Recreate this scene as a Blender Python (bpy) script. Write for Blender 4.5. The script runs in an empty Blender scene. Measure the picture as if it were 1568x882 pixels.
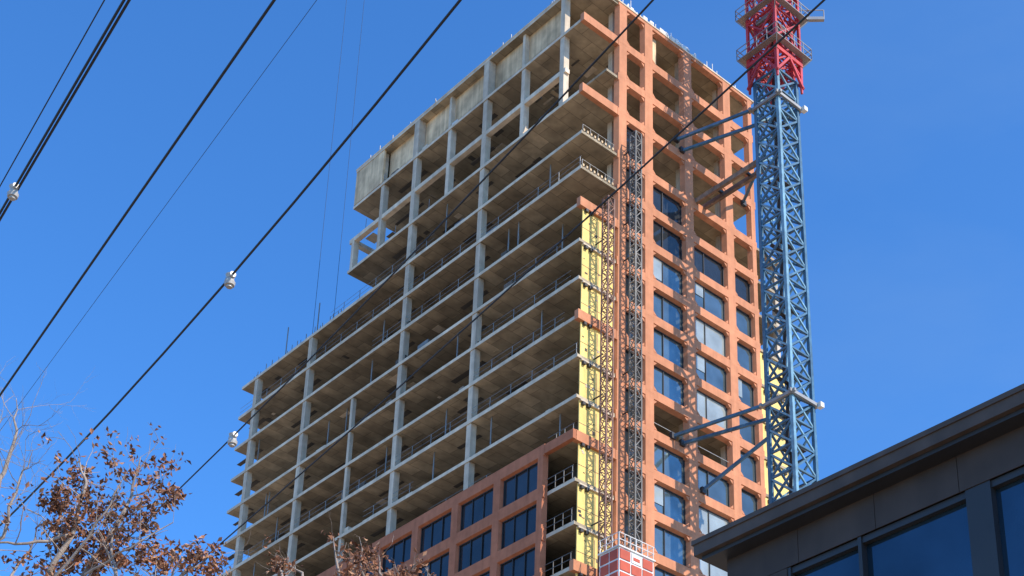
import bpy, bmesh, math, random
from mathutils import Vector, Matrix
random.seed(7)
R=random.random
def U(a,b): return a+(b-a)*random.random()
scene=bpy.context.scene
# ---------------------------------------------------------------- camera
F=2433.0; PX,PY=980.0,1005.0; TH=math.radians(24.2); CH=1.7
cam_d=bpy.data.cameras.new("camera"); cam=bpy.data.objects.new("camera",cam_d)
scene.collection.objects.link(cam); scene.camera=cam
cam.location=(0,0,CH); cam.rotation_euler=(math.radians(90)+TH,0,0)
cam_d.sensor_width=36; cam_d.lens=F/1568*36
cam_d.shift_x=(784-PX)/1568; cam_d.shift_y=(PY-441)/1568
cam_d.clip_end=5000; cam_d.clip_start=0.1
def bearing(x,y):  # view direction through an image pixel
    xc=(x-PX)/F; yc=-(y-PY)/F
    return xc/(math.cos(TH)-math.sin(TH)*yc),(math.sin(TH)+math.cos(TH)*yc)/(math.cos(TH)-math.sin(TH)*yc)
def from_pixel(x,y,Y):  # places an image pixel in the scene at a chosen depth
    a,t=bearing(x,y); return Vector((a*Y,Y,CH+t*Y))
# ---------------------------------------------------------------- world
scene.view_settings.view_transform='Standard'; scene.view_settings.look='None'
scene.view_settings.exposure=0
SUN=Vector((7.2,-4.85,0)).normalized(); EL=math.radians(38)
sd=Vector((SUN.x*math.cos(EL),SUN.y*math.cos(EL),math.sin(EL)))
w=bpy.data.worlds.new("World"); scene.world=w; w.use_nodes=True
nt=w.node_tree; bg=nt.nodes['Background']
sky=nt.nodes.new('ShaderNodeTexSky'); sky.sky_type='NISHITA'; sky.sun_disc=False
sky.sun_elevation=EL; sky.sun_rotation=math.atan2(SUN.x,SUN.y)
sky.air_density=1.0; sky.dust_density=0.3; sky.ozone_density=3.0; sky.altitude=200
tint=nt.nodes.new('ShaderNodeVectorMath'); tint.operation='MULTIPLY'; tint.inputs[1].default_value=(.62,1.34,2.05)
nt.links.new(sky.outputs[0],tint.inputs[0])
# very thin high haze towards the right
tc=nt.nodes.new('ShaderNodeTexCoord'); mp=nt.nodes.new('ShaderNodeMapping'); mp.inputs['Scale'].default_value=(2.2,3.5,6); mp.inputs['Rotation'].default_value=(.3,.5,.2)
nz=nt.nodes.new('ShaderNodeTexNoise'); nz.inputs['Scale'].default_value=1.4; nz.inputs['Detail'].default_value=7; nz.inputs['Roughness'].default_value=.55
mr=nt.nodes.new('ShaderNodeMapRange'); mr.inputs[1].default_value=.4; mr.inputs[2].default_value=.8; mr.inputs[3].default_value=.04; mr.inputs[4].default_value=.3
sx=nt.nodes.new('ShaderNodeSeparateXYZ'); gx=nt.nodes.new('ShaderNodeMapRange'); gx.interpolation_type='SMOOTHSTEP'; gx.inputs[1].default_value=-.15; gx.inputs[2].default_value=.35; gx.inputs[3].default_value=.0; gx.inputs[4].default_value=1
mm=nt.nodes.new('ShaderNodeMath'); mm.operation='MULTIPLY'
mx=nt.nodes.new('ShaderNodeMixRGB'); mx.inputs[2].default_value=(2.2,3.4,5.2,1)
nt.links.new(tc.outputs['Generated'],mp.inputs[0]); nt.links.new(mp.outputs[0],nz.inputs[0]); nt.links.new(nz.outputs['Fac'],mr.inputs[0])
nt.links.new(tc.outputs['Generated'],sx.inputs[0]); nt.links.new(sx.outputs[0],gx.inputs[0])
nt.links.new(mr.outputs[0],mm.inputs[0]); nt.links.new(gx.outputs[0],mm.inputs[1])
nt.links.new(mm.outputs[0],mx.inputs[0]); nt.links.new(tint.outputs[0],mx.inputs[1])
nt.links.new(mx.outputs[0],bg.inputs[0]); bg.inputs[1].default_value=0.145
sl=bpy.data.lights.new("sun","SUN"); sl.energy=5.0; sl.angle=math.radians(0.5); sl.color=(1,0.90,0.76)
so=bpy.data.objects.new("sun",sl); scene.collection.objects.link(so)
so.rotation_euler=(-sd).to_track_quat('-Z','Y').to_euler(); so.location=(30,-20,60)
# ---------------------------------------------------------------- materials
def mat(name,col,rough=0.8,metal=0.0,var=0.15,scale=1.0,bump=0.0,seams=None,streak=0.0,spec=0.5):
    m=bpy.data.materials.new(name); m.use_nodes=True; n=m.node_tree; b=n.nodes['Principled BSDF']
    b.inputs['Roughness'].default_value=rough; b.inputs['Metallic'].default_value=metal
    b.inputs['Specular IOR Level'].default_value=spec
    tc=n.nodes.new('ShaderNodeTexCoord')
    def noise(sc,det,mp=None):
        t=n.nodes.new('ShaderNodeTexNoise'); t.inputs['Scale'].default_value=sc; t.inputs['Detail'].default_value=det
        if mp:
            q=n.nodes.new('ShaderNodeMapping'); q.inputs['Scale'].default_value=mp
            n.links.new(tc.outputs['Object'],q.inputs[0]); n.links.new(q.outputs[0],t.inputs[0])
        else: n.links.new(tc.outputs['Object'],t.inputs[0])
        return t.outputs['Fac']
    def rng(f,lo,hi):
        r=n.nodes.new('ShaderNodeMapRange'); r.inputs[1].default_value=0.3; r.inputs[2].default_value=0.7
        r.inputs[3].default_value=lo; r.inputs[4].default_value=hi; n.links.new(f,r.inputs[0]); return r.outputs[0]
    def mul(a,c):
        x=n.nodes.new('ShaderNodeMath'); x.operation='MULTIPLY'; n.links.new(a,x.inputs[0]); n.links.new(c,x.inputs[1]); return x.outputs[0]
    v=mul(rng(noise(scale,6),1-var,1+var),rng(noise(scale*0.13,3),1-var,1+var))
    if streak: v=mul(v,rng(noise(1.0,4,(2.5,2.5,0.12)),1-streak,1+streak*0.5))
    if seams:
        q=n.nodes.new('ShaderNodeMapping'); q.inputs['Rotation'].default_value=(0,0,math.radians(-45.8))
        n.links.new(tc.outputs['Object'],q.inputs[0])
        br=n.nodes.new('ShaderNodeTexBrick'); n.links.new(q.outputs[0],br.inputs[0])
        br.inputs['Scale'].default_value=1; br.inputs['Brick Width'].default_value=seams[0]; br.inputs['Row Height'].default_value=seams[1]
        br.inputs['Mortar Size'].default_value=0.025; br.inputs['Mortar Smooth'].default_value=0.2
        br.inputs['Color1'].default_value=(1,1,1,1); br.inputs['Color2'].default_value=(.66,.66,.66,1); br.inputs['Mortar'].default_value=(.42,.42,.42,1)
        bw=n.nodes.new('ShaderNodeRGBToBW'); n.links.new(br.outputs[0],bw.inputs[0]); v=mul(v,bw.outputs[0])
    mx=n.nodes.new('ShaderNodeVectorMath'); mx.operation='SCALE'; mx.inputs[0].default_value=col
    n.links.new(v,mx.inputs['Scale']); n.links.new(mx.outputs[0],b.inputs['Base Color'])
    if bump:
        bp=n.nodes.new('ShaderNodeBump'); bp.inputs['Strength'].default_value=bump; bp.inputs['Distance'].default_value=0.02
        n.links.new(noise(scale*8,5),bp.inputs['Height']); n.links.new(bp.outputs[0],b.inputs['Normal'])
    return m
M_conc=mat("concrete_slab",(.46,.365,.245),.9,var=.28,scale=.7,seams=(2.4,1.2),streak=.1)
M_edge=mat("concrete_edge",(.70,.57,.42),.9,var=.18,scale=.9,streak=.12)
M_col=mat("concrete_column",(.63,.51,.38),.9,var=.15,scale=1.2,streak=.2)
M_beige=mat("beige_concrete",(.72,.51,.30),.9,var=.28,scale=.8,streak=.3)
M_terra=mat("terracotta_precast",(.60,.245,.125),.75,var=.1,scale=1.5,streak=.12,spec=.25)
M_terra_shade=mat("terracotta_precast_shaded",(.46,.165,.085),.8,var=.12,scale=1.5,streak=.12,spec=.2)  # same terracotta for the left face, its shade darkened into the colour
M_yel=mat("yellow_sheathing",(.92,.64,.19),.7,var=.12,scale=1.6,streak=.15)
M_dark=mat("dark_metal",(.035,.032,.032),.5)
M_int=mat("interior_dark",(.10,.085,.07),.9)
M_glass=mat("window_glass",(.15,.21,.23),.06,metal=.65,var=.25,scale=.5)
M_glassd=mat("dark_window_glass",(.03,.035,.04),.05,metal=.25,var=.3,scale=.5)
M_blind=mat("light_window_glass",(.38,.42,.40),.12,metal=.25,var=.2,scale=.6)
M_steel=mat("galvanised_steel",(.33,.32,.30),.5,metal=.4)
M_mid=mat("weathered_steel",(.20,.19,.175),.6,metal=.3,var=.3)
M_blue=mat("crane_blue_paint",(.06,.15,.23),.45,var=.25,scale=2,streak=.2)
M_bluel=mat("crane_pale_blue",(.18,.34,.43),.45,var=.25,scale=2,streak=.2)
M_red=mat("crane_red_paint",(.52,.04,.045),.45,var=.25,scale=2)
M_white=mat("white_paint",(.72,.70,.66),.6)
M_brown=mat("timber_beam",(.24,.17,.12),.8,var=.3,scale=3)
M_rust=mat("mast_red_oxide",(.24,.12,.08),.7,var=.3,scale=3)
M_hoist=mat("hoist_red",(.50,.075,.03),.6)
# ---------------------------------------------------------------- mesh builder
class MB:
    def __init__(s): s.v=[]; s.f=[]; s.m=[]; s.mats=[]
    def mi(s,m):
        if m not in s.mats: s.mats.append(m)
        return s.mats.index(m)
    def hexa(s,p,m):
        b=len(s.v); s.v+= [tuple(q) for q in p]; k=s.mi(m)
        for f in ((0,1,2,3),(7,6,5,4),(0,4,5,1),(1,5,6,2),(2,6,7,3),(3,7,4,0)):
            s.f.append(tuple(b+i for i in f)); s.m.append(k)
    def box(s,T,a0,a1,b0,b1,c0,c1,m):
        s.hexa([T(a0,b0,c0),T(a1,b0,c0),T(a1,b1,c0),T(a0,b1,c0),T(a0,b0,c1),T(a1,b0,c1),T(a1,b1,c1),T(a0,b1,c1)],m)
    def beam(s,p,q,w,m,h=None):
        p=Vector(p);q=Vector(q);d=(q-p).normalized(); up=Vector((0,0,1)) if abs(d.z)<.95 else Vector((1,1,0)).normalized()
        x=d.cross(up).normalized(); y=x.cross(d); x*=w/2; y*=(h or w)/2
        s.hexa([p-x-y,p+x-y,p+x+y,p-x+y,q-x-y,q+x-y,q+x+y,q-x+y],m)
    def quad(s,p,m):
        b=len(s.v); s.v+=[tuple(q) for q in p]; s.f.append(tuple(range(b,b+len(p)))); s.m.append(s.mi(m))
    def obj(s,name,parent=None,recalc=True):
        me=bpy.data.meshes.new(name); me.from_pydata(s.v,[],s.f)
        for m in s.mats: me.materials.append(m)
        me.polygons.foreach_set('material_index',s.m); me.update()
        if recalc:
            bm=bmesh.new(); bm.from_mesh(me); bmesh.ops.recalc_face_normals(bm,faces=bm.faces); bm.to_mesh(me); bm.free()
        o=bpy.data.objects.new(name,me); scene.collection.objects.link(o); o.parent=parent; return o
def empty(name):
    e=bpy.data.objects.new(name,None); scene.collection.objects.link(e); return e
# ---------------------------------------------------------------- tower frame
C=Vector((-4.4,95,0)); dL=Vector((-.697,.717,0)).normalized(); dR=Vector((.717,.697,0)).normalized()
def T(u,v,z): return C+dL*u+dR*v+Vector((0,0,z))
LOW=[61.4-3.411*k for k in range(18,0,-1)]
LV=LOW+[61.4,64.83,68.27,71.7,75.13,78.57,82.0,85.45,88.9,93.2,96.9,100.6,104.9]
tower=empty("residential_tower_under_construction")
sl_=MB(); colm=MB(); rail=MB(); sof=MB()
H=.24
for i,z in enumerate(LV):
    if z<=89:
        ue=49.2
        sl_.box(T,.1,ue,0,20,z-H,z,M_conc); 
        sl_.box(T,.1,ue,20.0,23.3,z-H,z,M_conc)
    elif abs(z-96.9)<.1:
        sl_.box(T,.1,32,2.5,20,z-H,z,M_conc)
        sl_.box(T,2.3,32.2,0.05,.5,z-.45,z,M_edge)
        sl_.box(T,31.7,32.2,.5,9,z-.45,z,M_edge)
    else:
        sl_.box(T,.1,32,0,20,z-H,z,M_conc)
    if abs(z-96.9)>.1:
        sl_.box(T,.1,(49.2 if z<=89 else 32),-.03,-.003,z-H-.02,z+.03,M_edge)
    if z>61 and z<104:
        ue=49.2 if z<=89 else 32
        full=(i%5==0); u=.3; s0=U(0,30); s1=s0+U(6,16)
        while u<ue:
            if full or s0<u<s1: rail.box(T,u,u+.04,.05,.09,z,z+1.05,M_steel)
            u+=2.45
        a,b=(.2,ue) if full else (s0,min(s1,ue-.1))
        if b>a and z<93:
            for hh in (.55,1.03): rail.box(T,a,b,.06,.08,z+hh,z+hh+.02,M_steel)
            rail.box(T,a,b,.03,.06,z+.03,z+.14,M_edge)
    if z>84 and z<92:
        for v in (.1,.9,1.7,2.5,3.3): rail.box(T,.12,.15,v,v+.03,z,z+.7,M_steel)
        rail.box(T,.12,.14,.1,3.5,z+.67,z+.7,M_steel)
        for k in range(9): rail.box(T,.03,.3,.1+.38*k,.1+.38*k+.16,z+.003,z+.22,M_beige)
def column(u,z0,z1,w=.55,d=.55,v=.04,m=M_col):
    colm.box(T,u-w/2,u+w/2,v,v+d,z0,z1,m)
for u in (12.6,22.5):
    for a,b in zip(LV[:-1],LV[1:]): column(u,a,b-H)
for u in (37.3,46.6):
    for a,b in zip(LV[:-1],LV[1:]):
        if b<=89: column(u,a,b-H)
for a,b in zip(LV[:-1],LV[1:]):
    if b<=79: column(29.4,a,b-H,w=.34,d=.34)
    if a>=93: column(2.75,a,b-H if b>104 else b,w=.5)
    if b<=89:
        for v in (10,19): column(48.4,a,b-H,v=v)
    for uu in (5,15,25,35,45):
        if b<=89 or uu<30: column(uu,a,b-H,v=7.5)
for u in (7.6,17.5,27.4): column(u,93.2,100.6-H,w=.45)
column(31.6,93.2,96.9-.45,w=.4)
for i,z in enumerate(LV):
    if z<60: continue
    ue=49 if z<=89 else 31.5
    zz=z-H
    for u in (12.6,22.5,37.3,46.6):
        if u<ue:
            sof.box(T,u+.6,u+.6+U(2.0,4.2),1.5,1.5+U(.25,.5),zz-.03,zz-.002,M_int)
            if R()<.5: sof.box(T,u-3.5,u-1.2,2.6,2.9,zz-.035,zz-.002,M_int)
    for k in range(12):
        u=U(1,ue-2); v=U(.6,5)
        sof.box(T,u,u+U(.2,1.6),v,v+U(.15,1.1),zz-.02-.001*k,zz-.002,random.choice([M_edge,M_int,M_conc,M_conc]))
    for k in range(3):
        u=U(2,ue-3)
        if z<89 and i<len(LV)-1: colm.box(T,u,u+.08,.6,.68,z,LV[i+1]-H,M_steel)
        u=U(2,ue-3); colm.box(T,u,u+U(.5,1.5),.25,1.0,z,z+U(.2,.8),random.choice([M_mid,M_brown,M_edge,M_int]))
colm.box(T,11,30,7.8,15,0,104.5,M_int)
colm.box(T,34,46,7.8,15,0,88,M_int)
top=MB()
top.box(T,3.4,27.6,.75,.95,101.9,104.66,M_beige)
top.box(T,27.6,32.0,.02,.25,100.8,104.85,M_beige)
top.box(T,31.75,32.0,.25,12,100.8,104.85,M_beige)
for u in (12.6,22.5): top.box(T,u-.35,u+.35,-.02,.7,100.62,104.66,M_col)
top.box(T,6,7,.5,.6,100.62,101.3,M_white); top.box(T,17,17.8,.4,.5,100.62,101.5,M_white)
for u in range(8,31,5): top.box(T,u-.15,u+.15,.3,.75,100.62,104.66,M_edge)
top.box(T,-.05,32.05,-.06,20.3,104.903,105.05,M_edge)
for k in range(14):
    v=U(.5,19); top.box(T,.05,.1,v,v+.06,105.05,105.05+U(.3,1.1),M_white)
for k in range(22):
    v=U(4.5,13); top.box(T,-.02,.3,v,v+U(.1,.5),105.05,105.05+U(.1,.5),M_white)
for k in range(14):
    u=U(1,31); top.box(T,u,u+.06,.05,.1,105.05,105.05+U(.3,.7),M_steel)
top.box(T,8,19,9,9.2,101,104.6,M_beige)
for v in (8.2,12.0,16.6): top.box(T,.6,1.0,v,v+.4,100.7,104.6,M_beige)
top.box(T,3.0,3.2,8.5,19.8,100.65,104.6,M_beige)
for k in range(24):
    u=U(32.5,49); top.box(T,u,u+.05,.05,.1,88.9,88.9+U(.3,.8),M_steel)
# ---------------------------------------------------------------- terracotta cladding, right face
cl=MB(); gl=MB()
def pierR(v0,v1,z0,z1,d=.45,t=.16,f=0.0):
    g=.012
    cl.hexa([T(f,v0+t,z0+g),T(f,v1-t,z0+g),T(d,v1,z0+g),T(d,v0,z0+g),T(f,v0+t,z1-g),T(f,v1-t,z1-g),T(d,v1,z1-g),T(d,v0,z1-g)],M_terra)
def spanR(v0,v1,z0,z1,d=.45,t=.14,f=0.004):
    cl.hexa([T(f,v0,z0+t),T(f,v1,z0+t),T(d,v1,z0),T(d,v0,z0),T(f,v0,z1-t),T(f,v1,z1-t),T(d,v1,z1),T(d,v0,z1)],M_terra)
piers=[(3.65,4.8),(6.55,7.75),(11.15,12.4),(16.05,17.25),(19.25,20.05)]
wins=[(4.8,6.55),(7.75,11.15),(12.4,16.05),(17.25,19.25)]
for a,b in zip(LV[:-1],LV[1:]):
    for p in piers: pierR(p[0],p[1],a,b)
    for (v0,v1) in wins:
        c=.32
        for (va,s) in ((v0-.1,1),(v1+.1,-1)):
            for (zc,t) in ((a+.44,1),(b-.49,-1)):
                p=[(va,zc),(va+s*c,zc),(va,zc+t*c)]
                q=[T(.05,*x) for x in p]+[T(.4,*x) for x in p]; n0_=len(cl.v); cl.v+=[tuple(x) for x in q]; k_=cl.mi(M_terra)
                for f in ((0,1,2),(5,4,3),(0,3,4,1),(1,4,5,2),(2,5,3,0)): cl.f.append(tuple(n0_+i for i in f)); cl.m.append(k_)
for z in LV[:-1]:
    spanR(3.7,20.0,z-.55,z+.5)
spanR(3.7,20.0,104.45,105.0)
for z in (100.6,93.2,82.0,71.7,61.4,51.17,40.94): 
    cl.box(T,-.02,.4,-.12,3.64,z-.42,z+.38,M_terra)
def window(Tn,a0,a1,z0,z1,dep,m,sign,panes):
    f=.06
    xs=[a0]+[a0+(a1-a0)*p for p in panes[1:-1]]+[a1]
    for x0,x1 in zip(xs[:-1],xs[1:]):
        e=[U(-.012,.012) for _ in range(3)]
        gl.hexa([Tn(x0,dep+.02+e[0],z0),Tn(x1,dep+.02+e[1],z0),Tn(x1,dep+.05,z0),Tn(x0,dep+.05,z0),Tn(x0,dep+.02+e[0]+e[2],z1),Tn(x1,dep+.02+e[1]+e[2],z1),Tn(x1,dep+.05,z1),Tn(x0,dep+.05,z1)],m)
    n=[a0+(a1-a0)*p for p in panes]
    for x in n: gl.box(Tn,x-f/2,x+f/2,dep-.07,dep-.003,z0,z1,M_dark)
    gl.box(Tn,a0,a1,dep-.06,dep-.004,z1-.09,z1-.001,M_dark)
    gl.box(Tn,a0,a1,dep-.06,dep-.004,z0+.001,z0+.08,M_dark)
TR=lambda a,b,c:T(b,a,c)
for a,b in zip(LV[:-1],LV[1:]):
    for j,(v0,v1) in enumerate(wins):
        z0,z1=a+.45,b-.5
        if b>93.3: continue
        if abs(a-64.83)<.1 and j in (1,2): 
            rail.box(T,.3,.33,v0,v1,a+1.2,a+1.24,M_steel); continue
        if b>82.1:
            if j==1 and b>89.5: continue
            if j==2 and b>86: continue
            if j==3 and b>86: continue
            m=M_glassd
        else: m=M_glassd if j==0 else (M_glass if R()<.7 or j==1 else M_blind)
        window(TR,v0-.05,v1+.05,z0,z1,.4,m,1,(0.02,.36,.98) if j in(1,2) else (.02,.98))
        if m==M_glass and R()<.45:
            fr=U(.3,.9); gl.box(TR,v0+.1,v0+.1+(v1-v0)*.3,.375,.38,z1-.1-(z1-z0-.2)*fr,z1-.1,M_blind)
for a,b in zip(LV[:-1],LV[1:]):
    for v in (4.2,12,16.7): colm.box(T,1.0,1.5,v-.25,v+.25,a,b-H,M_col)
ye=MB()
for a,b in zip(LV[:-1],LV[1:]):
    if a<82 and b<=82.2:
        ye.box(T,.22,.3,.35,3.63,a+.02,b-H-.02,M_yel)
        ye.box(T,.05,.2,.35,3.6,b-H-.14,b-H-.02,M_edge)
        for v in (.5,1.0,2.6,3.1): ye.box(T,-.02,.21,v,v+.24,b-H-.42,b-H-.18,M_dark)
        ye.box(T,.2,.217,1.95,2.0,a+.02,b-H-.5,M_brown)
        ye.box(T,.2,.217,.36,3.6,a+1.25,a+1.28,M_brown)
        for k in range(4):
            v=U(.4,3.3); z=U(a+.2,b-.9); ye.box(T,.2,.218,v,v+U(.1,.3),z,z+U(.05,.3),random.choice([M_brown,M_edge,M_dark]))
    if b<=79:
        ye.box(T,.22,.3,20.1,23.2,a+.02,b-H-.02,M_yel)
        for v in (20.4,21.2,22.4): ye.box(T,-.02,.21,v,v+.3,b-H-.5,b-H-.18,M_dark)
    elif b<=89: colm.box(T,.4,.8,22.6,23.0,a,b-H,M_col); colm.box(T,3,3.2,20.1,23.2,a,b-H,M_brown)
# ---------------------------------------------------------------- terracotta cladding, left face
LC=[z for z in LV if z<62]
edges=[]
u=3.0
while u<49: edges.append((u,u+(.8 if u==3.0 else 1.0))); u=(u+.8+3.95) if u==3.0 else u+4.95
for a,b in zip(LC[:-1],LC[1:]):
    for (p,q) in edges:
        cl.hexa([T(p+.12,-.42,a+.012),T(q-.12,-.42,a+.012),T(q,-.02,a+.012),T(p,-.02,a+.012),T(p+.12,-.42,b-.012),T(q-.12,-.42,b-.012),T(q,-.02,b-.012),T(p,-.02,b-.012)],M_terra_shade)
    for (p,q),(r,s) in zip(edges[:-1],edges[1:]):
        window(T,q-.04,r+.04,a+.55,b-.55,-.1,M_glassd,1,(.02,.33,.66,.98))
for z in LC:
    cl.hexa([T(3,-.415,z-.48),T(49.4,-.415,z-.48),T(49.4,-.02,z-.6),T(3,-.02,z-.6),T(3,-.415,z+.42),T(49.4,-.415,z+.42),T(49.4,-.02,z+.5),T(3,-.02,z+.5)],M_terra_shade)
cl.box(T,-.02,3.0,-.40,-.035,61.0,61.75,M_terra_shade)
for z in LC:
    for hh in (.5,1.0): rail.box(T,.2,3.0,-.1,-.07,z+hh,z+hh+.03,M_mid)
    for uu in (.3,1.2,2.1): rail.box(T,uu,uu+.04,-.1,-.05,z,z+1.0,M_mid)
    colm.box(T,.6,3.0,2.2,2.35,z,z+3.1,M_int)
for mb,n in ((sl_,"floor_slabs"),(colm,"columns_and_core"),(rail,"edge_railings"),(sof,"soffit_details"),(top,"roof_storey"),(cl,"terracotta_cladding"),(gl,"windows"),(ye,"yellow_sheathing")):
    mb.obj(n,tower)
# ---------------------------------------------------------------- lattice masts
def lattice(mb,c,w,z0,z1,bay,mc,md,cw,dw,ax=dL,ay=dR,cross=True,mc2=None):
    h=w/2; cs=[(-h,-h),(h,-h),(h,h),(-h,h)]
    P=lambda k,z: c+ax*cs[k%4][0]+ay*cs[k%4][1]+Vector((0,0,z))
    for k in range(4): mb.beam(P(k,z0),P(k,z1),cw,mc if k%2 else (mc2 or mc))
    z=z1; flip=0
    while z>z0:
        zb=max(z0,z-bay)
        for k in range(4):
            mb.beam(P(k,z),P(k+1,z),dw,md)
            if cross: mb.beam(P(k,z),P(k+1,zb),dw,md); mb.beam(P(k+1,z),P(k,zb),dw*.9,mc2 or md)
            elif flip: mb.beam(P(k,z),P(k+1,zb),dw,md)
            else: mb.beam(P(k+1,z),P(k,zb),dw,md)
        flip^=1; z=zb
for v,zt,mm in ((1.75,82.5,M_rust),(4.6,90.6,M_mid)):
    mb=MB(); e=empty("mast_climber")
    lattice(mb,T(-1.1,v,0),.62,0,zt,.85,mm,mm,.09,.055,cross=False)
    for z in LV:
        if z<zt and int(z)%2==0: mb.beam(T(-.9,v-.2,z+.2),T(.1,v-.2,z+.2),.08,M_dark); mb.beam(T(-.9,v+.2,z+.2),T(.1,v+.6,z+.2),.08,M_dark)
    mb.obj("lattice_mast",e)
# ---------------------------------------------------------------- tower crane
cr=empty("tower_crane"); mb=MB()
cc=Vector((10.93,98,0)); CM=2.3
lattice(mb,cc,CM,0,96.5,2.05,M_blue,M_blue,.27,.15,mc2=M_bluel)
for z in range(2,96,6):
    a=cc+dL*.5; mb.beam(a+Vector((0,0,z)),a+dR*.5+Vector((0,0,z+6)),.3,M_dark,.05)
    for s in(-.4,.4): mb.beam(cc+dL*s-dR*.9+Vector((0,0,z)),cc+dL*s+dR*.9+Vector((0,0,z)),.35,M_dark,.05)
mb.obj("blue_mast",cr)
mb=MB()
lattice(mb,cc,CM*.9,96.5,135,2.05,M_red,M_red,.22,.12)
mb.obj("red_mast",cr)
mb=MB(); lattice(mb,cc,2.95,97,112,3.1,M_red,M_red,.22,.13)
CB=lambda a,b,z: cc+dL*a+dR*b+Vector((0,0,z))
for s in (-1,1):
    for q in (-1,1):
        mb.hexa([CB(s*1.55,q*1.55,95.3),CB(s*1.4,q*1.55,95.3),CB(s*1.4,q*1.4,95.3),CB(s*1.55,q*1.4,95.3),CB(s*1.62,q*1.62,99.0),CB(s*1.3,q*1.62,99.0),CB(s*1.3,q*1.3,99.0),CB(s*1.62,q*1.3,99.0)],M_red)
    mb.beam(CB(s*1.55,-1.6,98.2),CB(s*1.55,1.6,98.2),.2,M_red,.35); mb.beam(CB(-1.6,s*1.56,98.2),CB(1.6,s*1.56,98.2),.2,M_red,.35)
    mb.beam(CB(s*1.55,-1.6,95.8),CB(s*1.55,0,98.1),.2,M_red); mb.beam(CB(s*1.55,1.6,95.8),CB(s*1.55,0,98.1),.2,M_red)
    mb.beam(CB(-1.6,s*1.55,95.8),CB(0,s*1.55,98.1),.2,M_red); mb.beam(CB(1.6,s*1.55,95.8),CB(0,s*1.55,98.1),.2,M_red)
mb.box(CB,-1.0,.3,-.8,.4,100.6,101.9,M_dark); mb.box(CB,-.9,.8,-1.2,-.7,102.4,102.8,M_steel)
for k in range(10):
    a,b,z=U(-1.3,1.3),U(-1.3,1.3),U(99,106); mb.beam(CB(a,b,z),CB(a+U(-.8,.8),b,z+U(.3,1.4)),.12,random.choice([M_dark,M_steel,M_white]))
mb.obj("climbing_cage",cr)
mb=MB()
for z in (98.9,103.2,110.5):
    E=2.15
    for s in (-1,1):
        mb.box(CB,s*1.62,s*E,-E,E,z-.06,z,M_steel); mb.box(CB,-1.6,1.6,s*1.62,s*E,z-.055,z+.004,M_steel)
        for h in (.55,1.1):
            mb.beam(CB(s*E,-E,z+h),CB(s*E,E,z+h),.05,M_steel); mb.beam(CB(-E,s*E,z+h),CB(E,s*E,z+h),.05,M_steel)
        for t in (-E,-1.1,0,1.1,E):
            mb.beam(CB(s*E,t,z),CB(s*E,t,z+1.1),.05,M_steel); mb.beam(CB(t,s*E,z),CB(t,s*E,z+1.1),.05,M_steel)
        mb.beam(CB(s*E,-E,z),CB(s*1.5,-1.5,z-1),.08,M_steel); mb.beam(CB(s*E,E,z),CB(s*1.5,1.5,z-1),.08,M_steel)
mb.beam(CB(-1.5,1.5,103.3),CB(-3.0,3.0,103.3),.3,M_steel); mb.beam(CB(-3.0,3.0,103.3),CB(-3.0,3.0,104.3),.06,M_steel); mb.beam(CB(-1.5,1.5,104.3),CB(-3.0,3.0,104.3),.06,M_steel)
mb.obj("platforms",cr)
mb=MB()
for z,ends in ((93.6,((10.3,94.4),(10.9,93.6),(18.4,92.5))),(65.7,((9.5,65.4),(10.5,65.2),(12.7,62.0)))):
    h=1.42
    for s in (-1,1):
        mb.beam(CB(s*h,-h-.3,z),CB(s*h,h+.3,z),.2,M_steel,.26); mb.beam(CB(-h-.3,s*h,z),CB(h+.3,s*h,z),.19,M_steel,.25)
    mb.box(CB,-1.8,-1.4,1.3,1.7,z-.2,z+.2,M_white)
    for (v,ze),(a,b) in zip(ends,((1.45,-1.5),(-1.5,1.3),(1.5,1.5))):
        mb.beam(CB(a,b,z),T(.1,v,ze),.2,M_blue,.24)
        mb.box(T,-.2,.1,v-.22,v+.22,ze-.25,ze+.25,M_dark)
for dv in (0,1.0):
    mb.beam(T(.6,12.6+dv,89.35),CB(1.2,-.3+dv,89.35),.28,M_brown,.45)
mb.beam(T(-2,12.6,89.6),T(-2,13.8,89.6),.2,M_dark); mb.beam(T(-5,12.6,89.6),T(-5,13.8,89.6),.2,M_dark)
mb.obj("wall_ties",cr)
M_rope=mat("rope",(.03,.06,.12),.8)
e=empty("crane_hoist_rope"); mb=MB()
for px in ((500,300),(529,300)):
    a,t=bearing(*px)
    mb.beam(Vector((a*124,124,88.9)),Vector((a*124,124,150)),.03,M_rope)
mb.obj("ropes",e)
# ---------------------------------------------------------------- goods hoist
e=empty("construction_hoist"); mb=MB()
hz=52.2; hv=.9
mb.box(T,-3.4,-1.5,hv,hv+3.2,44.5,hz-.6,M_white)
mb.obj("cabin",e)
mb=MB()
for i in range(3):
    for j in range(8):
        z=44.75+.86*j
        mb.box(T,-3.46,-3.36,hv+.06+1.05*i,hv+.06+1.05*i+.92,z,z+.7,M_hoist if not(j==7 and i==1) else M_white)
        if i<2: mb.box(T,-3.3+.9*i,-3.3+.9*i+.78,hv-.05,hv+.05,z,z+.7,M_hoist)
mb.box(T,-3.48,-3.462,hv+1.25,hv+1.85,50.95,51.2,M_hoist)
mb.box(T,-3.5,-1.4,hv-.1,hv+3.3,hz-.6,hz-.5,M_white)
for h in (.5,1.0):
    mb.box(T,-3.45,-3.41,hv-.05,hv+3.25,hz-.5+h-.04,hz-.5+h,M_white); mb.box(T,-3.4,-1.45,hv-.05,hv-.01,hz-.5+h-.04,hz-.5+h,M_white); mb.box(T,-3.4,-1.45,hv+3.2,hv+3.24,hz-.5+h-.04,hz-.5+h,M_white)
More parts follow.
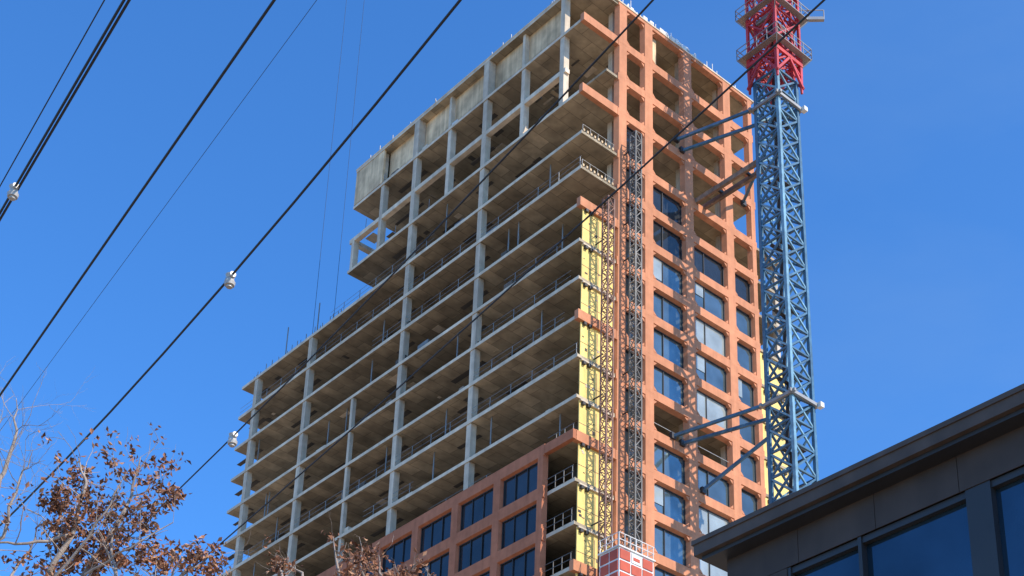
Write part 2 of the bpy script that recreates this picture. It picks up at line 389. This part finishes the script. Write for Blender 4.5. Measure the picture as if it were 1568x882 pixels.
for i in range(7):
    v=hv-.05+.53*i; mb.box(T,-3.45,-3.41,v,v+.04,hz-.5,hz+.5,M_white)
    if i<4: mb.box(T,-3.4+.6*i,-3.36+.6*i,hv-.05,hv-.01,hz-.5,hz+.5,M_white)
mb.obj("panels_and_guardrail",e)
# ---------------------------------------------------------------- neighbouring office building
ob=empty("office_building"); mb=MB()
s_=15.0; a,t=bearing(1062,832); Yc=(s_-CH)/t; N0=Vector((a*Yc,Yc,0)); dB=-dL
def B(t,n,z): return N0+dB*t+dR*n+Vector((0,0,z))
M_fas=mat("roof_fascia",(.105,.073,.055),.6,var=.2,scale=2,streak=.15,spec=.25)
M_pan=mat("grey_wall_panel",(.075,.053,.042),.65,var=.2,scale=1.2,streak=.15,spec=.25)
M_og=mat("office_glass",(.045,.085,.12),.05,metal=.7,var=.25,scale=.6)
Lb=24; WT=14.02
mb.box(B,0,Lb,0,16,14.74,15.0,M_fas)
mb.box(B,.1,Lb,.1,15.9,14.66,14.735,M_dark)
mb.box(B,-.03,Lb,-.03,.1,14.95,15.04,M_fas)
t0=.4; n0=.42
tt=t0
while tt<Lb:
    t1=min(Lb,tt+1.62); mb.box(B,tt+.006,t1-.006,n0,n0+.3,WT,14.66,M_pan); tt=t1
mb.box(B,t0,Lb,n0+.02,n0+.3,WT,14.65,M_dark)
mb.box(B,t0+.02,t0+.32,n0+.02,15.5,0,14.66,M_pan)
mb.box(B,t0,t0+1.35,n0,n0+.3,0,WT-.01,M_pan)
mb.box(B,t0,Lb,n0+.6,15.5,0,14.5,M_dark)
z=WT
while z>1:
    zb=max(.3,z-2.3)
    mb.box(B,t0+1.35,Lb,n0+.16,n0+.2,zb,z-.001,M_og)
    mb.box(B,t0+1.35,Lb,n0+.05,n0+.155,z-.12,z-.002,M_dark)
    mb.box(B,t0+1.35,Lb,n0+.05,n0+.155,zb,zb+.1,M_dark)
    xs=[1.75,3.25,5.35,7.6,9.6,11.9,13.9,16.1,18.1,20.2]
    for j,x in enumerate(xs):
        wv=.45 if j%4==2 else .07
        mb.box(B,x,x+wv,n0+.02,n0+.157,zb,z-.003,M_dark)
    mb.box(B,t0+1.35,Lb,n0,n0+.3,zb-1.2,zb-.002,M_pan)
    z=zb-1.2-.003
mb.obj("office_body",ob)
# ---------------------------------------------------------------- overhead wires
M_wire=mat("black_wire",(.02,.02,.022),.6); M_wire2=mat("thin_wire",(.03,.05,.09),.6)
M_cer=mat("ceramic_insulator",(.50,.46,.40),.35)
def wire(pts,h,r,m,fits=(),name="overhead_wire"):
    e=empty(name)
    (x1,y1),(x2,y2)=pts[0],pts[-1]
    def at(x,y): a,t=bearing(x,y); Y=(h-CH)/t; return Vector((a*Y,Y,h))
    A=at(x1,y1); Bv=at(x2,y2); d=Bv-A; L=d.length; d.normalize()
    def hit(x,y):
        a,t=bearing(x,y)
        s=(a*A.y-A.x)/(d.x-a*d.y); Y=A.y+d.y*s; return s,CH+t*Y
    q=0
    if len(pts)==3:
        s,z=hit(*pts[1]); q=(h-z)/(s*(L-s))
    Z=lambda s: h-q*s*(L-s)
    n=40; cu=bpy.data.curves.new(name,'CURVE'); cu.dimensions='3D'; cu.bevel_depth=r; cu.bevel_resolution=2
    sp=cu.splines.new('POLY'); sp.points.add(n)
    for i in range(n+1):
        s=-38+(L+38+12)*i/n; p=A+d*s; sp.points[i].co=(p.x,p.y,Z(s),1)
    cu.materials.append(m); o=bpy.data.objects.new("cable",cu); scene.collection.objects.link(o); o.parent=e
    for f in fits:
        s,_=hit(*f); p=A+d*s; p.z=Z(s)
        bm=bmesh.new()
        def cyl(r1,r2,dep,M): bmesh.ops.create_cone(bm,cap_ends=True,segments=16,radius1=r1,radius2=r2,depth=dep,matrix=M)
        cyl(.05,.035,.06,Matrix.Translation(p-Vector((0,0,.045))))
        cyl(.035,.05,.04,Matrix.Translation(p-Vector((0,0,.0))))
        cyl(.03,.03,.05,Matrix.Translation(p-Vector((0,0,.1))))
        cyl(.048,.055,.035,Matrix.Translation(p-Vector((0,0,.085))))
        q2=d.to_track_quat('Z','Y').to_matrix().to_4x4()
        cyl(.03,.03,.12,Matrix.Translation(p)@q2)
        me=bpy.data.meshes.new("insulator"); bm.to_mesh(me); bm.free(); me.materials.append(M_cer)
        o=bpy.data.objects.new("insulator",me); scene.collection.objects.link(o); o.parent=e
wire([(0,285),(160,0)],12.5,.006,M_wire)
wire([(0,326),(190,0)],12,.012,M_wire,fits=[(20,297)])
wire([(0,336),(198,0)],12,.012,M_wire)
wire([(0,605),(420,0)],12,.013,M_wire)
wire([(40,605),(485,0)],14,.003,M_wire2)
wire([(75,730),(353,424),(705,0)],11.5,.012,M_wire,fits=[(353,424)])
wire([(190,830),(357,668),(1000,0)],11,.008,M_wire,fits=[(357,668)])
wire([(335,835),(985,255),(1262,0)],10.5,.008,M_wire)
# ---------------------------------------------------------------- trees
M_bark=mat("pale_bark",(.34,.27,.22),.9,var=.3,scale=12,bump=.5)
M_leaf1=mat("dry_leaf_brown",(.30,.135,.075),.8,var=.4,scale=6,spec=.2)
M_leaf2=mat("dry_leaf_dark",(.15,.07,.04),.8,var=.4,scale=6,spec=.2)
M_leaf3=mat("dry_leaf_tan",(.44,.24,.14),.8,var=.3,scale=6,spec=.2)
def tube_curve(name,splines,m,parent):
    cu=bpy.data.curves.new(name,'CURVE'); cu.dimensions='3D'; cu.bevel_depth=1.0; cu.bevel_resolution=1; cu.use_fill_caps=True
    for pts in splines:
        sp=cu.splines.new('POLY'); sp.points.add(len(pts)-1)
        for i,(p,r) in enumerate(pts): sp.points[i].co=(p.x,p.y,p.z,1); sp.points[i].radius=r
    cu.materials.append(m); o=bpy.data.objects.new(name,cu); scene.collection.objects.link(o); o.parent=parent
def rv(s=1): return Vector((U(-s,s),U(-s,s),U(-s,s)))
def limb(out,pts,r0,r1,sub=3,jit=.03):
    res=[]
    n=len(pts)-1
    for i in range(n):
        for k in range(sub):
            t=k/sub; p=pts[i].lerp(pts[i+1],t); res.append(p+ (rv(jit) if i+k else Vector()))
    res.append(pts[-1]); m=len(res)-1
    L=[(p,r0+(r1-r0)*(i/m)) for i,p in enumerate(res)]
    out.append(L); return L
def grow(out,tips,p,d,l,r,dep,up=.25,kids=3):
    pts=[(p,r)]; q=p.copy(); dd=d.copy(); n=5
    for i in range(n):
        dd=(dd+rv(.28)+Vector((0,0,up*.25))).normalized(); q=q+dd*(l/n); pts.append((q.copy(),r*(1-.6*(i+1)/n)))
        if dep>0 and i>=1 and R()<kids/n*1.2:
            grow(out,tips,q.copy(),(dd+rv(.9)).normalized(),l*U(.45,.7),r*.55,dep-1,up,kids)
    out.append(pts); tips.append(q.copy())
def leaves(mb,c,rad,n,size=.05):
    for i in range(n):
        p=c+Vector((random.gauss(0,rad),random.gauss(0,rad),random.gauss(0,rad*.9)))
        a=rv().normalized(); b=a.cross(rv()).normalized(); s=size*U(.6,1.3)
        m=random.choice([M_leaf1,M_leaf1,M_leaf2,M_leaf3]); nrm=a.cross(b)*s*.35
        mb.quad([p-a*s,p-b*s*.5+nrm,p+a*s],m) ; mb.quad([p-a*s,p+a*s,p+b*s*.55+nrm],m)
tr=empty("dry_leaved_tree"); sp=[]; tips=[]; lf=MB()
base=Vector((-7.4,15.2,0)); crotch=from_pixel(60,1250,15.2)
limb(sp,[base,base+Vector((.1,0,2.5)),crotch],.24,.15)
mains=[([(60,1250,15.2),(20,1000,15.1),(60,900,15),(110,820,14.9),(130,740,14.8),(120,700,14.8)],.06,.006),
([(60,1250,15.2),(120,1000,15.3),(130,880,15.2),(200,760,15.2),(215,700,15.2)],.05,.006),
([(130,880,15.2),(200,780,15.4),(275,765,15.5)],.022,.005),
([(110,820,14.9),(40,830,14.6),(-20,835,14.4)],.022,.009),
([(60,1250,15.2),(200,1020,14.8),(230,920,14.7),(290,870,14.6),(325,850,14.6)],.05,.006),
([(60,900,15),(90,850,15.3),(90,790,15.4),(100,755,15.5)],.025,.006),
([(60,1000,14.7),(90,880,14.2),(150,800,14.0),(185,740,14.0)],.022,.007),
([(130,880,14.4),(200,840,14.2),(265,800,14.2)],.014,.005),
([(200,1020,14.8),(180,900,15),(170,830,15),(165,790,15)],.03,.006)]
for pl,r0,r1 in mains:
    L=limb(sp,[from_pixel(*q) for q in pl],r0,r1,sub=4,jit=.025)
    for (p,r) in L[4:]:
        if R()<.8: grow(sp,tips,p,rv().normalized()*.7+Vector((0,0,.5)),U(.25,.55),min(r*.5,.010),1,.3,2)
clumps=[(130,740,.13,200),(105,800,.17,380),(90,765,.12,180),(150,800,.15,230),(180,712,.10,80),(250,765,.12,210),(245,702,.07,40),(200,850,.17,280),(120,860,.2,560),(165,845,.12,200),(255,860,.13,200),(300,868,.13,220),(322,845,.09,70),(210,790,.13,110),(60,880,.15,150),(185,775,.1,90),(215,735,.1,60),(262,715,.05,18),(30,870,.12,50),(120,712,.06,26),(235,800,.08,50),(200,695,.06,30),(330,872,.09,80),(275,835,.08,50)]
for x,y,r,n in clumps:
    c=from_pixel(x,y,15+U(-.5,.5))
    for k in range(max(1,n//14)): leaves(lf,c+rv(r*1.25),.042,14,.035)
for t in tips:
    if R()<.5: leaves(lf,t,.05,random.randint(2,9),.035)
tube_curve("trunk_and_branches",sp,M_bark,tr); lf.obj("dry_leaves",tr,False)
tr=empty("bare_tree"); sp=[]; tips=[]
base=Vector((-9.6,17.5,0)); cro=from_pixel(-90,1150,17.3)
limb(sp,[base,cro],.2,.14)
for pl,r0,r1 in [([(-90,1150,17.3),(-60,900,17.2),(-10,760,17.2),(20,680,17.2),(25,610,17.2)],.07,.004),([(-60,900,17.2),(0,820,17),(30,740,17),(50,690,17)],.035,.004),([(-90,1150,17.3),(-20,950,17.3),(30,860,17.4),(70,790,17.4)],.04,.004),([(-60,900,17.2),(-40,760,17.5),(-15,680,17.5),(5,640,17.5)],.035,.004)]:
    L=limb(sp,[from_pixel(*q) for q in pl],r0,r1,sub=4,jit=.04)
    for (p,r) in L[5:]:
        grow(sp,tips,p,rv().normalized()+Vector((0,0,.5)),U(.4,.75),min(r*.45,.006),2,.3,3)
tube_curve("trunk_and_branches",sp,M_bark,tr)
tr=empty("dry_leaved_tree"); sp=[]; tips=[]; lf=MB()
base=Vector((-4.6,17,0)); cro=from_pixel(500,1250,17)
limb(sp,[base,cro],.2,.12)
for pl in ([(500,1250,17),(470,1000,17),(435,900,17),(422,850,17)],[(500,1250,17),(540,1000,17),(560,900,17),(550,822,17)],[(500,1250,17),(600,1020,17),(640,920,17),(605,868,17)],[(500,1250,17),(330,1050,17),(350,930,17),(335,880,17)],[(540,1000,17),(520,900,17),(510,822,17)],[(540,1000,17),(590,900,17),(580,850,17)],[(600,1020,17),(660,930,17),(655,868,17)],[(470,1000,17),(470,900,17),(450,860,17)]):
    L=limb(sp,[from_pixel(*q) for q in pl],.05,.004,sub=4,jit=.03)
    for (p,r) in L[6:]: grow(sp,tips,p,rv().normalized()+Vector((0,0,.35)),U(.18,.34),min(r*.5,.006),1,.2,2)
for x,y,r,n in [(430,870,.08,90),(558,852,.1,150),(555,880,.14,220),(602,880,.1,110),(512,826,.03,10),(620,890,.1,70),(520,882,.06,34),(642,882,.05,20),(545,828,.04,20),(420,860,.04,14)]:
    for k in range(max(1,n//14)): leaves(lf,from_pixel(x,y,17+U(-.4,.4))+rv(r*1.2),.05,14,.04)
for t in tips:
    if R()<.3: leaves(lf,t,.04,random.randint(2,6),.036)
tube_curve("trunk_and_branches",sp,M_bark,tr); lf.obj("dry_leaves",tr,False)
# ---------------------------------------------------------------- ground and street
M_gr=mat("ground_dry",(.42,.31,.20),.95,var=.2,scale=.3); M_as=mat("asphalt",(.055,.055,.058),.9,var=.2,scale=2); M_pv=mat("pavement",(.38,.36,.33),.9,var=.1,scale=1)
M_ln=mat("road_paint",(.75,.72,.6),.7)
g=MB(); g.quad([(-2000,-2000,0),(2000,-2000,0),(2000,2000,0),(-2000,2000,0)],M_gr); g.obj("ground",None,False)
dW=Vector((-.593,.805,0)); nW=Vector((.805,.593,0))
def S(a,b,z): return dW*a+nW*b+Vector((0,0,z))
g=MB(); g.quad([S(-200,-10,.004),S(60,-10,.004),S(60,-2,.004),S(-200,-2,.004)],M_as)
for k in range(-40,12): g.quad([S(k*5,-6.07,.008),S(k*5+3,-6.07,.008),S(k*5+3,-5.93,.008),S(k*5,-5.93,.008)],M_ln)
g.obj("road",None,False)
g=MB(); g.box(S,-200,60,-2,1.5,0,.12,M_pv); g.obj("pavement")
